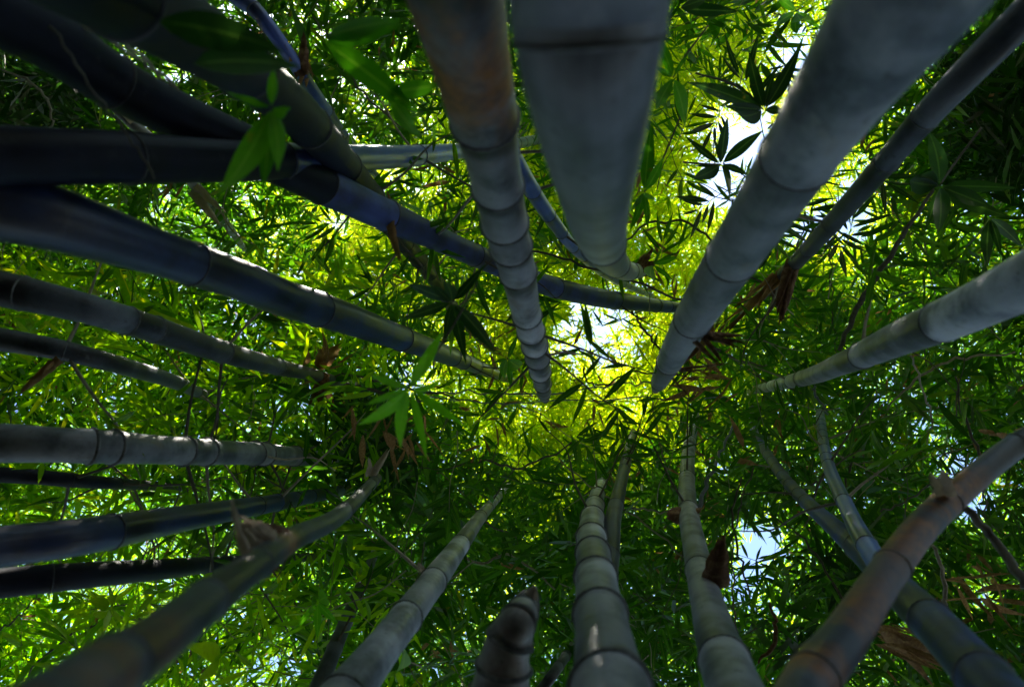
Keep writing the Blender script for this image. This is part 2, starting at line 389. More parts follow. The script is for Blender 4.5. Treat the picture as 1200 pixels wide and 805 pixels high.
def mass(name, pos, leaf_len, mk, K=7, simple=False, twig=False, droop=(.1, .6)):
    """many small leaf sprays as one sheet of real blades"""
    n = len(pos); nt_ = 14; tmpl = []
    for t in range(nt_):
        vs = []
        for k in range(K):
            az = random.uniform(-1.5, 1.5); dr = random.uniform(*droop); L_ = random.uniform(.65, 1.1)
            x = Vector((math.cos(az)*math.cos(dr), math.sin(az)*math.cos(dr), -math.sin(dr)))
            up = Vector((random.uniform(-.5, .5), random.uniform(-.5, .5), 1)).normalized()
            y = up.cross(x).normalized(); b0 = Vector((-.7+1.2*k/K*random.uniform(.7, 1.1), random.uniform(-.06, .06), random.uniform(-.05, .05)))
            wv = .072*random.uniform(.8, 1.15)*L_; zz = x.cross(y)
            if simple: pt = [b0, b0+x*.38*L_-y*wv, b0+x*L_, b0+x*.38*L_+y*wv]
            else: pt = [b0, b0+x*.25*L_-y*wv*.95, b0+x*.25*L_+y*wv*.95, b0+x*.62*L_-y*wv*.75-zz*.05, b0+x*.62*L_+y*wv*.75-zz*.05, b0+x*L_-zz*.16*L_]
            vs.append([list(q) for q in pt])
        tmpl.append(vs)
    T = np.array(tmpl)                                     # nt,K,v,3
    nv = T.shape[2]
    ti = rng.integers(0, nt_, n); az = rng.uniform(0, 2*np.pi, n); tx = rng.normal(0, .38, n); ty = rng.normal(0, .38, n)
    sc = leaf_len*rng.uniform(.7, 1.25, n)
    ca, sa = np.cos(az), np.sin(az); cx, sx = np.cos(tx), np.sin(tx); cy, sy = np.cos(ty), np.sin(ty)
    Z = np.zeros(n); O = np.ones(n)
    Rz = np.stack([ca, -sa, Z, sa, ca, Z, Z, Z, O], 1).reshape(n, 3, 3)
    Rx = np.stack([O, Z, Z, Z, cx, -sx, Z, sx, cx], 1).reshape(n, 3, 3)
    Ry = np.stack([cy, Z, sy, Z, O, Z, -sy, Z, cy], 1).reshape(n, 3, 3)
    Rm = Rx @ Ry @ Rz * sc[:, None, None]
    V = np.einsum('nij,nkvj->nkvi', Rm, T[ti])+pos[:, None, None, :]
    V = V.reshape(-1, 3).astype(np.float32); nl = n*K
    if simple: lp = np.array([0, 1, 2, 3]); ls = np.array([0])
    else: lp = np.array([0, 1, 2, 1, 3, 4, 2, 3, 5, 4]); ls = np.array([0, 3, 7])
    loops = (np.arange(nl)[:, None]*nv+lp[None]).ravel(); starts = (np.arange(nl)[:, None]*len(lp)+ls[None]).ravel()
    me = bpy.data.meshes.new(name)
    me.vertices.add(len(V)); me.vertices.foreach_set('co', V.ravel())
    me.loops.add(len(loops)); me.loops.foreach_set('vertex_index', loops.astype(np.int32))
    me.polygons.add(len(starts)); me.polygons.foreach_set('loop_start', starts.astype(np.int32))
    me.update(calc_edges=True)
    me.polygons.foreach_set('use_smooth', np.ones(len(starts), bool))
    r = np.clip(rng.uniform(0, 1, nl)*.75+np.repeat(rng.uniform(0, .25, n), K), 0, 1)
    a = me.attributes.new('rnd', 'FLOAT', 'POINT'); a.data.foreach_set('value', np.repeat(r, nv).astype(np.float32))
    me.materials.append(M[mk]); return link(name, me)

#======================================================================= GROUND
me = bpy.data.meshes.new('ground'); n_ = 40; g_ = np.linspace(-60, 60, n_+1)
vv = [(x, y, .05*math.sin(x*.7)*math.cos(y*.6) if abs(x) < 20 and abs(y) < 20 else 0) for y in g_ for x in g_]
me.from_pydata(vv, [], [(j*(n_+1)+i, j*(n_+1)+i+1, (j+1)*(n_+1)+i+1, (j+1)*(n_+1)+i) for j in range(n_) for i in range(n_)])
tag(link('ground', me, M['ground']), 'brown leaf litter floor of the bamboo grove', 'ground', None, 'structure')

#======================================================================= CULMS (pixel x, pixel y, pixel width; near end first)
culm('A', 'tall grey bamboo stem from the top edge with a rust brown joint and many rings',
     [(534,-6,116),(549,60,98),(563,120,84),(573,165,70),(582,211,60),(593,268,52),(607,320,42),(618,372,33),(630,420,28),(637,458,17)], .105, .62, .30, 'brown', ridge=1.3, rust=((545,45,.17),), at_nodes=[(568,141),(583,220),(592,262),(598,290),(604,320),(611,371),(617,390),(622,406),(628,420),(633,436),(636,450)])
culm('B', 'thickest pale grey-green bamboo stem at top centre, bending right at its far end',
     [(690,-6,190),(690,60,168),(692,120,142),(695,180,112),(698,230,84),(702,265,66),(711,295,45),(724,311,29),(739,318,21),(757,316,13)], .12, .6, .55, 'green', ridge=.45, at_nodes=[(690,45),(705,285),(722,311),(738,317),(750,317)])
culm('C', 'wide blurred grey bamboo stem sloping down from the upper right towards the centre',
     [(1066,-6,158),(1007,76,121),(956,151,96),(907,228,77),(862,296,62),(826,352,50),(800,395,38),(784,425,29),(773,447,19)], .12, .6, .62, 'green', ridge=.4, at_nodes=[(935,185),(850,296),(812,375),(785,425)])
culm('R3', 'slimmer mottled grey bamboo stem in the upper right corner beside the widest sloping one',
     [(1200,20,42),(1120,100,36),(1075,148,31),(1028,202,27),(975,262,22),(940,300,18),(905,335,14),(872,364,8)], .07, .7, .34, 'slate', ext=.8, at_nodes=[(1085,140),(1040,190),(975,262),(948,292)])
culm('R1', 'grey bamboo stem entering at the right edge and tapering to a point left',
     [(1225,320,72),(1170,346,60),(1110,374,50),(1060,394,42),(1020,412,33),(985,427,26),(938,444,18),(880,458,8)], .09, .7, .6, 'grey', ext=.8, ridge=.4, at_nodes=[(1105,380),(1010,415),(940,443)])
culm('D6', 'bent bamboo stem with orange stain crossing over another at the lower right',
     [(942,814,62),(990,747,51),(1037,675,41),(1082,616,36),(1128,573,31),(1180,530,28),(1235,495,25)], .06, .7, .42, 'slate', ext=.6, zoff=1, rust=((965,775,.2),(1085,605,.2)), at_nodes=[(955,795),(1041,660),(1108,586)])
culm('D7', 'dark slate bamboo stem rising from the bottom right corner behind the orange stained one',
     [(1190,838,70),(1112,749,52),(1056,694,40),(1012,648,30),(970,611,20),(936,579,15),(908,545,12),(884,503,9),(878,464,7)], .075, .75, .30, 'navy', ext=.3, at_nodes=[(945,587),(1003,642),(1090,728)])
culm('D8', 'thin blue-grey bamboo stem forking upward left of the orange stained crossing',
     [(1200,850,46),(1120,757,38),(1062,702,32),(1024,652,25),(992,594,18),(968,535,13),(961,485,9)], .06, .75, .28, 'blue', ext=.3, at_nodes=[(971,545),(988,588),(1015,640),(1100,740)])
culm('D5', 'grey bamboo stem at bottom right of centre with a dark collar and branch stub',
     [(862,812,68),(838,740,48),(824,686,35),(814,640,28),(807,600,23),(805,560,18),(808,520,14),(815,490,9)], .09, .7, .33, 'grey', at_nodes=[(850,775),(819,668),(806,598),(805,560),(808,525)])
culm('D3', 'stout pale grey bamboo stem at bottom centre with a brown collar halfway up',
     [(716,812,92),(709,760,72),(702,709,56),(696,657,41),(693,622,31),(696,597,23),(702,573,14),(708,560,8)], .10, .7, .27, 'grey', ridge=1.6, ext=.8, at_nodes=[(694,630),(692,606),(697,592),(701,580),(705,568)])
culm('D4', 'thin grey bamboo stem half hidden behind the stout pale one at bottom centre',
     [(718,812,34),(713,740,28),(713,680,23),(716,640,21),(719,605,19),(727,570,15),(735,535,12),(742,508,8)], .07, .75, .28, 'slate', ext=.8, at_nodes=[(712,650),(721,592),(731,550)])
culm('D1', 'straight grey bamboo stem leaning right at the bottom, left of centre',
     [(408,812,58),(440,770,46),(476,723,38),(518,667,29),(543,633,21),(565,603,14),(583,583,9),(604,560,5)], .08, .7, .36, 'grey', ext=.5, at_nodes=[(477,725),(508,682),(539,638),(563,605),(573,596)])
culm('L10', 'very blurred close bamboo stem in the bottom left corner with a broken sheath',
     [(50,838,96),(110,798,82),(181,752,64),(250,698,47),(302,660,36),(345,630,28),(400,602,20),(442,560,11)], .045, .8, .2, 'slate', ext=0, rust=((120,795,.10),(330,640,.04)), at_nodes=[(300,659),(403,599),(434,567)])
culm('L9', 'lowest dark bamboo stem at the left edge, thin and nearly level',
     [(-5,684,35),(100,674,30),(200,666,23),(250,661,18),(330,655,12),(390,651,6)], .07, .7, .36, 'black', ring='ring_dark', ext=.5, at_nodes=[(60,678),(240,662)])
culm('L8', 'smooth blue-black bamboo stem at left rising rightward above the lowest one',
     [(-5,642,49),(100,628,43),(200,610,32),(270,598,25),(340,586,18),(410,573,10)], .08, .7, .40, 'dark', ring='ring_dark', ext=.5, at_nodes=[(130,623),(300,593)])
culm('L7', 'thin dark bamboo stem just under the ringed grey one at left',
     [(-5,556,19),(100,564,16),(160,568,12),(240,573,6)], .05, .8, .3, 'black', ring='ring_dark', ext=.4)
culm('L6', 'level grey-green bamboo stem at left edge with five bulging rings',
     [(-5,519,47),(60,521,42),(130,524,38),(230,529,31),(310,532,25),(370,537,18),(415,543,9)], .09, .75, .30, 'green', ridge=1.9, ext=.5, at_nodes=[(107,520),(133,524),(215,529),(241,530),(298,532),(310,532),(345,534),(375,537)])
culm('L5', 'short thin dark bamboo stem at left edge with one dead tuft at its joint',
     [(-5,397,28),(70,410,24),(140,428,21),(200,446,17),(235,461,12),(285,482,5)], .06, .7, .34, 'slate', ext=.3, at_nodes=[(75,411),(230,460)])
culm('L4', 'slate bamboo stem with a pale lit lower edge below the big blue-black one',
     [(-5,337,42),(75,355,37),(150,376,33),(260,412,26),(330,431,19),(370,440,14),(430,456,8)], .08, .7, .32, 'slate', ext=.6, at_nodes=[(27,343),(150,376),(181,386),(261,412),(325,430),(372,441)])
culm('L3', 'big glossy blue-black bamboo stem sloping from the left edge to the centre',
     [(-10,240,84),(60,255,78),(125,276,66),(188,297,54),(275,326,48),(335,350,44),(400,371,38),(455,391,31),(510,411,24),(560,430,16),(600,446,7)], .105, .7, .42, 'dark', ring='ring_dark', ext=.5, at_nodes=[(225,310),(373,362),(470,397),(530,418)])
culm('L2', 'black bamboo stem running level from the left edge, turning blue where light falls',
     [(-8,183,72),(75,184,66),(150,185,60),(280,189,48),(360,188,38),(400,186,33),(480,183,25),(540,177,18),(590,171,14),(628,164,11),(655,158,8)], .09, .75, .36, 'black', m_lit=('blue', (330, 188)), ring='ring_dark', ext=.3, at_nodes=[(150,185),(330,188),(489,183),(560,175)])
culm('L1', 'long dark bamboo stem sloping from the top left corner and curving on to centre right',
     [(-20,5,84),(50,40,76),(134,97,62),(220,142,56),(310,184,52),(400,228,42),(460,256,36),(540,292,27),(600,318,25),(650,337,24),(720,352,21),(797,361,12)], .10, .8, .38, 'black', m_lit=('navy', (379, 216)), ring='ring_dark', ext=.3, zoff=1, at_nodes=[(134,97),(300,178),(379,216),(452,256),(556,300),(650,337),(720,352),(768,358)])
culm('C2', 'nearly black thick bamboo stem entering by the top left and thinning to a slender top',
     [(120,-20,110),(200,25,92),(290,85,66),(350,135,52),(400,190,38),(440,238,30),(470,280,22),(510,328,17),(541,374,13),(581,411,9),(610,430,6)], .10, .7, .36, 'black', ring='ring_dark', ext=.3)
culm('C3', 'thin blue-grey bamboo stem descending from the top edge left of centre',
     [(272,-8,20),(295,8,18),(320,38,17),(352,85,16),(382,130,15),(410,170,12),(440,205,8)], .05, .8, .3, 'blue', ext=.4)
culm('T1', 'slender blue bamboo stem showing between the two thick ones at top centre',
     [(505,-20,36),(530,40,30),(570,120,25),(600,182,22),(625,225,19),(650,262,16),(680,298,12),(720,328,9),(762,346,6)], .055, .8, .30, 'blue', ext=.3)
culm('W1', 'mottled thin bamboo stem glimpsed between the dark ones at upper left',
     [(110,95,15),(150,140,14),(200,185,13),(235,225,12),(265,262,10),(285,290,6)], .05, .8, .25, 'grey', ridge=1.4, ext=.3, base=False)
culm('K1', 'narrow dark background stem left of the straight leaning one at the bottom',
     [(370,812,22),(392,760,18),(412,712,15),(428,675,12),(442,640,8)], .06, .8, .3, 'slate', ext=.4)
culm('K2', 'small dark background stem beside the foot of the stout pale one',
     [(632,812,14),(655,780,12),(675,752,9),(690,735,5)], .05, .8, .3, 'slate', ext=.3)
# young pointed shoot wrapped in sheaths
culm('D2', 'short young bamboo shoot at the bottom with dark rings and a pointed top',
     [(586,812,66),(592,768,56),(600,742,49),(610,722,36),(618,706,24),(626,690,6)], .085, .30, .055, 'shoot', name='bamboo_shoot', cat='bamboo shoot', ridge=2.2, ext=0)

#======================================================================= culm sheaths and stubs (parts of their culms)
def sheath_mesh(L=.14, wd=.05, curl=.7, flare=.4, rows=8, cols=7, seed=0):
    r_ = random.Random(seed); V = []; Fc = []
    for i in range(rows):
        t = i/(rows-1); ww = wd*(1-.75*t**2)*(1+.12*r_.uniform(-1, 1))
        for j in range(cols):
            u = (j/(cols-1)-.5)*2; a = u*curl
            V.append((t*L*(1 if i < rows-2 else r_.uniform(.8, 1.06))+r_.uniform(-.003, .003), math.sin(a)*ww/curl*.6, (1-math.cos(a))*ww*1.1+flare*L*t*t+r_.uniform(-.002, .002)))
    for i in range(rows-1):
        for j in range(cols-1): a = i*cols+j; Fc.append((a, a+1, a+cols+1, a+cols))
    me = bpy.data.meshes.new('sheath'); me.from_pydata(V, [], Fc); me.update()
    me.polygons.foreach_set('use_smooth', [True]*len(me.polygons)); return me
def add_sheath(key, px, py, tip, L=.14, wd=.05, m='sheath', name='sheath', n=1, spread=.25, curl=.9, flare=.25):
    """dry sheath hanging from the culm at the pixel (px,py), pointing towards the pixel tip"""
    C = CULM[key]; best = None
    for p, r in zip(C['P'], C['R']):
        q = RC.transposed() @ (Vector(p)-CAM)
        if q.z > -.05: continue
        x = CX+F*q.x/-q.z; y = CY-F*q.y/-q.z; dd = math.hypot(x-px, y-py)
        if best is None or dd < best[0]: best = (dd, Vector(p), r, -q.z)
    _, p, r, z = best
    z -= r
    for k in range(n):
        H = at(px+random.uniform(-3, 3)*n*.5, py+random.uniform(-3, 3)*n*.5, z); T = at(tip[0]+random.uniform(-1, 1)*spread*60, tip[1]+random.uniform(-1, 1)*spread*60, z*.97)
        x = (T-H); sc = x.length/L; x = x.normalized(); up = (H-CAM).normalized()
        up = (up+Vector((random.uniform(-.5, .5), random.uniform(-.5, .5), 0))).normalized()
        y = up.cross(x).normalized(); zz = x.cross(y)
        o = link(name, sheath_mesh(L, wd, curl, flare, seed=k+int(px)), M[m], C['root'])
        o.matrix_local = Matrix.Translation(H-Vector(C['o0'])) @ Matrix((x, y, zz)).transposed().to_4x4() @ Matrix.Diagonal((sc, min(sc, 1.4), min(sc, 1.4), 1))
add_sheath('R3', 930, 310, (908, 368), .16, .030, n=5, spread=.22, curl=1.3, flare=.1)
add_sheath('R3', 905, 335, (912, 368), .12, .022, n=4, spread=.25, curl=1.3, flare=.1)
add_sheath('R3', 915, 322, (868, 370), .12, .014, 'dead', n=5, spread=.35)
add_sheath('C', 815, 388, (852, 405), .14, .022, n=6, spread=.4, curl=1.2)
add_sheath('C', 785, 440, (828, 446), .2, .012, n=7, spread=.5, curl=1.2)
add_sheath('C', 790, 425, (835, 398), .14, .012, 'dead', n=4, spread=.4)
add_sheath('D5', 808, 600, (800, 592), .06, .05, n=2)
add_sheath('D5', 838, 690, (846, 640), .12, .05, n=2, spread=.1)
add_sheath('D5', 818, 665, (857, 673), .12, .02, 'pale_sheath')
add_sheath('L10', 335, 640, (285, 618), .06, .032, n=5, spread=.16, curl=1.3, flare=.1)
add_sheath('L10', 325, 655, (300, 672), .06, .03, n=2, spread=.1)
add_sheath('L10', 290, 658, (269, 596), .06, .011, 'pale_sheath', spread=.03)
add_sheath('L10', 315, 640, (284, 616), .05, .026, 'pale_sheath', n=4, spread=.08)
add_sheath('L5', 68, 425, (30, 445), .10, .02, 'dead', n=3, spread=.4)
add_sheath('L4', 372, 432, (385, 405), .10, .05, 'dead', n=2, spread=.2)
add_sheath('L4', 375, 440, (372, 470), .10, .04, n=3, spread=.4)
add_sheath('L10', 436, 560, (448, 540), .05, .02, 'pale_sheath', n=2, spread=.2)
add_sheath('C3', 352, 85, (345, 60), .10, .03, n=3, spread=.4)
add_sheath('W1', 160, 140, (140, 128), .08, .03, 'pale_sheath', n=2, spread=.2)
add_sheath('W1', 225, 220, (245, 245), .08, .03, 'pale_sheath', n=2, spread=.3)
add_sheath('L1', 455, 258, (447, 300), .08, .02, 'dead')
add_sheath('B', 745, 318, (775, 300), .08, .03, 'sheath', n=2)
add_sheath('D1', 498, 668, (490, 672), .04, .01, 'pale_sheath')
add_sheath('D2', 617, 712, (628, 690), .05, .018, 'pale_sheath', n=3, spread=.08, flare=.02)
add_sheath('D6', 1108, 580, (1100, 560), .06, .03, 'pale_sheath', n=2, spread=.1)

#======================================================================= twigs, vines, side branches
wire('twig', 'dark twig slanting down to the pointed grey stem at right', 'twig',
     [(1092,222,2.6,.014),(1061,272,2.9,.020),(1035,312,3.1,.026),(1008,354,3.3,.028),(983,411,3.5,.022)], 'twig')
wire('twig', 'thin upright dark twig left of the slanting twig at right', 'twig',
     [(968,270,4,.008),(974,320,4,.008),(978,380,4.1,.008),(981,420,4.2,.006)], 'twig')
wire('vine', 'upper of the fine bluish vines strung level across the centre', 'vine',
     [(430,440,4.2,.010),(500,457,4.2,.011),(560,460,4.2,.011),(640,462,4.1,.011),(710,453,4.1,.010),(762,447,4,.010)], 'blue_twig')
wire('vine', 'lower of the fine bluish vines strung level across the centre', 'vine',
     [(490,466,4.5,.009),(580,472,4.4,.010),(660,470,4.4,.010),(740,467,4.4,.010),(860,466,4.3,.008)], 'blue_twig')
wire('twig', 'small dark hooked twig left of the wide sloping stem end', 'twig',
     [(683,434,4,.012),(690,450,4,.012),(710,450,4,.013),(740,436,4,.012),(768,440,4,.012)], 'twig')
wire('twig', 'long dark twig crossing behind the two thick stems to the right', 'twig',
     [(600,290,3,.010),(660,303,3,.011),(730,326,3,.011),(800,352,3.1,.011),(838,362,3.2,.008)], 'twig')
wire('twig', 'dark branching twig under the curving stem near the centre', 'twig',
     [(740,365,3.4,.010),(755,388,3.5,.014),(775,412,3.5,.012)], 'twig')
wire('vine', 'hanging brown vine right of the collared stem at the bottom', 'vine',
     [(885,545,2.6,.006),(868,590,2.6,.006),(858,640,2.6,.006),(860,700,2.5,.007),(864,745,2.4,.008),(885,790,2.3,.012),(895,812,2.2,.014)], 'twig')
wire('twig', 'curved brown hook of dead stalk right of the collared stem', 'dead stalk',
     [(901,705,2.6,.010),(909,735,2.6,.016),(903,760,2.6,.016),(886,776,2.6,.007)], 'sheath')
wire('twig', 'pale twig hanging just below the wide sloping stem end', 'twig',
     [(765,470,4,.010),(770,500,4,.010),(778,540,4,.011),(790,580,4,.010)], 'pale_twig')
wire('twig', 'long pale twig slanting across the leaves right of the bottom centre stem', 'twig',
     [(655,540,3.6,.009),(690,567,3.6,.009),(745,605,3.5,.010),(800,652,3.4,.010)], 'pale_twig')
wire('twig', 'pale level twig joining the dark collar of the stem at bottom', 'twig',
     [(738,594,3.4,.010),(770,598,3.4,.010),(802,600,3.3,.011)], 'pale_twig')
wire('branch', 'thin blue-grey branch rising beside the collared stem', 'branch',
     [(818,595,3,.020),(832,560,3.1,.018),(845,530,3.2,.014),(858,500,3.3,.010)], 'blue_twig')
wire('branch', 'dark branch between the pointed and the forking stems at right', 'branch',
     [(968,486,3.2,.012),(962,470,3.2,.012),(955,455,3.2,.012),(950,440,3.2,.010)], 'blue_twig')
wire('twig', 'pale stalk at the bottom right edge beside dry sheaths', 'twig',
     [(1095,640,2.2,.012),(1105,670,2.2,.012),(1108,700,2.2,.014),(1107,720,2.2,.010)], 'pale_twig')
wire('branch', 'dark slanting branch at the right edge below the bent stem', 'branch',
     [(1120,570,1.6,.012),(1135,600,1.6,.018),(1165,632,1.6,.020),(1205,690,1.5,.024)], 'twig')
wire('twig', 'upper pale twig along the far top left stem', 'twig',
     [(95,-5,1.0,.006),(125,30,1.05,.006),(160,62,1.1,.006),(205,102,1.2,.005)], 'pale_twig')
wire('twig', 'second pale twig crossing the first at top left', 'twig',
     [(55,-5,1.0,.005),(80,20,1.05,.005),(135,52,1.1,.005),(180,85,1.2,.005),(212,106,1.2,.004)], 'pale_twig')
wire('twig', 'grey twig laid over the black level stem at upper left', 'twig',
     [(60,30,.9,.004),(105,100,.95,.004),(150,160,1,.004),(182,208,1.02,.004)], 'twig')
wire('vine', 'fine pale thread hanging between the left stems', 'vine',
     [(296,445,2.4,.003),(298,468,2.4,.003),(292,490,2.4,.003),(284,508,2.4,.003)], 'pale_twig')
wire('vine', 'fine pale thread above the ringed stem at left', 'vine',
     [(133,465,2.2,.003),(135,480,2.2,.003),(135,505,2.2,.003)], 'pale_twig')
wire('branch', 'dark bare branch reaching down beneath the pointed stem at left centre', 'branch',
     [(400,462,3.6,.020),(413,480,3.6,.026),(425,500,3.6,.022),(440,520,3.8,.012)], 'twig')
wire('branch', 'dark slender branch continuing right from the slate stem at left', 'branch',
     [(405,452,3.2,.020),(440,458,3.3,.018),(480,468,3.5,.014),(520,474,3.7,.008)], 'twig')
wire('twig', 'thin twig slanting through the leaves at bottom left', 'twig',
     [(0,738,2.4,.006),(30,715,2.4,.006),(45,690,2.4,.005)], 'twig')
wire('twig', 'fine twig above the bright sky gap at top right', 'twig',
     [(815,60,4.5,.008),(850,90,4.4,.008),(880,122,4.2,.010),(895,130,4,.010)], 'twig')
wire('twig', 'crooked thin stalk under the pointed stem at right', 'twig',
     [(1068,415,2.4,.006),(1080,450,2.5,.007),(1092,490,2.6,.007),(1086,520,2.6,.004)], 'pale_twig')
wire('twig', 'bare twig with side shoots at lower right', 'twig',
     [(1030,600,2.6,.006),(1060,588,2.6,.007),(1100,560,2.5,.006),(1130,552,2.5,.005)], 'twig')

ARC = [('fine arching twig above the vines, left of centre', (330,450,3.6),(400,440,3.7),(470,452,3.8),(540,470,4.0)),
 ('thin twig dropping past the dark leaf star', (560,300,3.4),(548,345,3.5),(525,385,3.6),(505,430,3.7)),
 ('thin dark stalk among the leaves right of the blue stem end', (800,360,3.2),(830,400,3.4),(860,420,3.6),(900,430,3.8)),
 ('curved thin twig across the lower right leaves', (900,600,3.2),(950,640,3.2),(985,700,3.1),(1000,760,3.0)),
 ('thin twig slanting up through the right thicket', (1040,480,2.9),(1080,440,2.9),(1130,420,2.9),(1190,415,2.9)),
 ('dark thin stalk below the pointed stem, far right', (1120,440,2.7),(1130,490,2.7),(1150,540,2.7),(1155,600,2.8)),
 ('thin twig across the upper edge of the dark stems', (365,20,2.4),(400,60,2.5),(425,110,2.6),(470,150,2.7)),
 ('thin dark stalk between the level stems at left', (150,575,2.6),(165,600,2.6),(180,640,2.6),(182,690,2.6)),
 ('fine twig behind the lime leaves at lower left', (30,790,2.8),(90,740,2.8),(150,725,2.8),(215,735,2.8)),
 ('fine twig through the leaves below the centre', (500,560,3.8),(560,540,3.8),(610,548,3.9),(670,520,4.0)),
 ('thin twig arching over the bottom centre leaves', (525,640,3.4),(560,660,3.4),(600,650,3.4),(650,690,3.4)),
 ('thin twig in the bright leaves at top right', (1000,30,3.4),(960,80,3.6),(930,130,3.8),(900,150,4)),
 ('fine twig among bright leaves above the blue stem', (700,300,4.2),(770,260,4.4),(820,270,4.4),(850,310,4.2)),
 ('thin twig in the shade at the far upper left', (0,80,2.2),(40,100,2.2),(58,125,2.2),(60,150,2.2)),
 ('thin pale stalk left of the sky gap at lower right', (870,560,3.0),(858,600,3.0),(866,650,3.0),(880,700,3.0)),
 ('dark thin stalk crossing behind the forked stems', (1010,520,3.0),(990,570,3.0),(1000,620,3.0),(1040,650,3.0))]
for i_, (lab, *pp) in enumerate(ARC):
    wire('twig', lab, 'twig', [(x, y, z, .0045*z*(.55 if j_ in (0, 3) else .8)) for j_, (x, y, z) in enumerate(pp)], ('twig', 'pale_twig', 'twig')[i_ % 3])

# bundles of dead stalks and leaves caught in the grove
def dead_bundle(label, cx, cy, z, n, ln, ang, spread, mk='dead', size=40):
    root = empty('dead_leaf_bundle', at(cx, cy, z), label, 'dead leaves')
    for k in range(n):
        a = math.radians(ang+random.uniform(-spread, spread)); x = cx+random.uniform(-1, 1)*size; y = cy+random.uniform(-1, 1)*size*.6
        l_ = ln*random.uniform(.5, 1.1)
        place_leaf(root, at(x, y, z*random.uniform(.95, 1.05)), at(x+math.cos(a)*l_, y+math.sin(a)*l_, z*random.uniform(.93, 1.07)), mk, random.uniform(.4, 1))
    return root
dead_bundle('tangle of pale brown dead leaves at the lower right edge', 1125, 685, 2.4, 16, 55, 20, 45)
dead_bundle('fan of fine dry stalks low between the crossing stems at lower right', 1050, 745, 2.6, 22, 75, 25, 14, size=28)
dead_bundle('rusty dead leaves caught where the sloping stems meet, right of centre', 835, 440, 3.2, 18, 40, 170, 50, size=34)
dead_bundle('dry brown leaves among the green at the tip of the left slate stem', 375, 425, 3.0, 9, 34, -60, 50, size=22)
dead_bundle('dark brown mass of withered leaves behind the bright centre left leaf star', 455, 500, 2.6, 22, 46, 80, 60, size=45)
dead_bundle('yellow brown leaves under the lower right bent stem', 1160, 520, 2.6, 7, 40, 20, 50, size=28)
dead_bundle('tan leaves among the twigs at top left of centre', 345, 70, 2.3, 8, 40, 70, 40, size=14)
dead_bundle('brown withered leaves high behind the centre', 560, 405, 4.4, 9, 24, 40, 80, size=22)

#======================================================================= foreground leaf clusters, each blade a part
spray('large bright green leaf cluster hanging at centre left, six broad blades', (481,455),
      [(412,521,1.05),(450,541,1.1),(505,541,.95),(547,501,1.0),(427,441,.9),(524,383,1.15),(415,478,.75),(540,455,.7),(505,400,.9)], 1.25, 'leaf_bright', .85, stem=[(560,330),(520,400)])
spray('dark star of leaves over the centre between the slate and ringed stems', (530,354),
      [(472,330),(468,376),(518,402),(546,420),(590,412),(569,313),(527,316),(505,335)], 1.5, 'leaf_dark', 1.25, stem=[(600,285),(560,320)])
spray('blurred leaf cluster hanging over the dark stems at upper left', (318,126),
      [(268,248,1.1),(312,222,1.2),(338,204,1),(359,147,.9),(266,112,.9),(322,70,.8)], .85, 'leaf_near', 1.35, stem=[(300,20),(325,80)])
spray('two long dark blurred leaves with orange bases at top left', (222,76), [(350,57,1.3)]+[(345,42,1.2,178,24)], .75, 'leaf_dark', 1.3)
spray('blurred leaves with a brown tip left of the ringed stem at top', (375,45),
      [(482,28,1.1),(478,12,.9),(500,134,1.0),(498,178,.9,455,112),(530,100,1.1,455,108)], .95, 'leaf_near', 1.3)
spray('hanging leaf cluster beside the thickest stem, lower', (755,225),
      [(762,147),(785,181),(742,272,1.1),(762,270),(772,238,.7),(741,250,.8)], 1.9, 'leaf_near', 1.15, stem=[(800,130),(775,190)])
spray('hanging leaf cluster beside the thickest stem, upper', (789,91),
      [(772,38,1.1),(762,136,1.1),(765,78,.8),(812,150,1),(806,60,.9)], 1.8, 'leaf_near', 1.2, stem=[(830,30),(800,70)])
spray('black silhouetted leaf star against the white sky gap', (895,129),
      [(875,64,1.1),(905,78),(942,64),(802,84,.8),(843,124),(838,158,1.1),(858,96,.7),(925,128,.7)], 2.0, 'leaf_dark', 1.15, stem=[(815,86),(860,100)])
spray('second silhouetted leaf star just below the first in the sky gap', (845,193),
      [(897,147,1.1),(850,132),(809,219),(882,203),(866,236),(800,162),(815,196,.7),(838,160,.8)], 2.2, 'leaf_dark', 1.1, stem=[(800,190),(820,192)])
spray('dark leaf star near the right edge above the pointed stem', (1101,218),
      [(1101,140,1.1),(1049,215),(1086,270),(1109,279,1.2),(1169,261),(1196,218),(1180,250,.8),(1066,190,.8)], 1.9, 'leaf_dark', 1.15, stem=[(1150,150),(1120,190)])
spray('small dark leaves at the top edge right of centre', (933,14), [(929,52),(946,50),(896,34),(905,-10),(960,30)], 2.2, 'leaf_near', 1.1)
spray('single long dark leaf at the top edge above the silhouetted stars', (795,10), [(870,16,1.1),(840,-6,.8)], 1.8, 'leaf_dark', 1.1)
spray('small lime leaf star at bottom left corner', (258,770), [(233,771),(243,792),(262,800),(275,785),(270,752),(247,755)], 2.2, 'leaf_lime2', 1.2)
spray('lime leaf tuft hanging above the blurred stem, bottom left', (128,712), [(98,732),(125,742),(143,730),(112,700),(150,706)], 2.1, 'leaf_lime', 1.2)
spray('lime leaf tuft hanging right of the first, over the blurred stem', (184,694), [(155,720),(190,718),(210,704),(160,690),(205,686)], 2.1, 'leaf_lime', 1.2)
spray('long lime leaf drooping past the thin dark stem at left', (50,540), [(47,566,1.1),(22,548,1)], 2.0, 'leaf_lime', 1.2)
spray('broad leaves at the right edge above the stem that enters there', (1160,255), [(1178,300,1.1),(1150,318,1.1),(1200,285),(1135,290)], 2.2, 'leaf_dark', 1.2)
spray('drooping leaf tuft right of the bent far end of the thickest stem', (765,310), [(790,330),(800,300),(778,285),(752,340)], 2.8, 'leaf_near', 1.1)
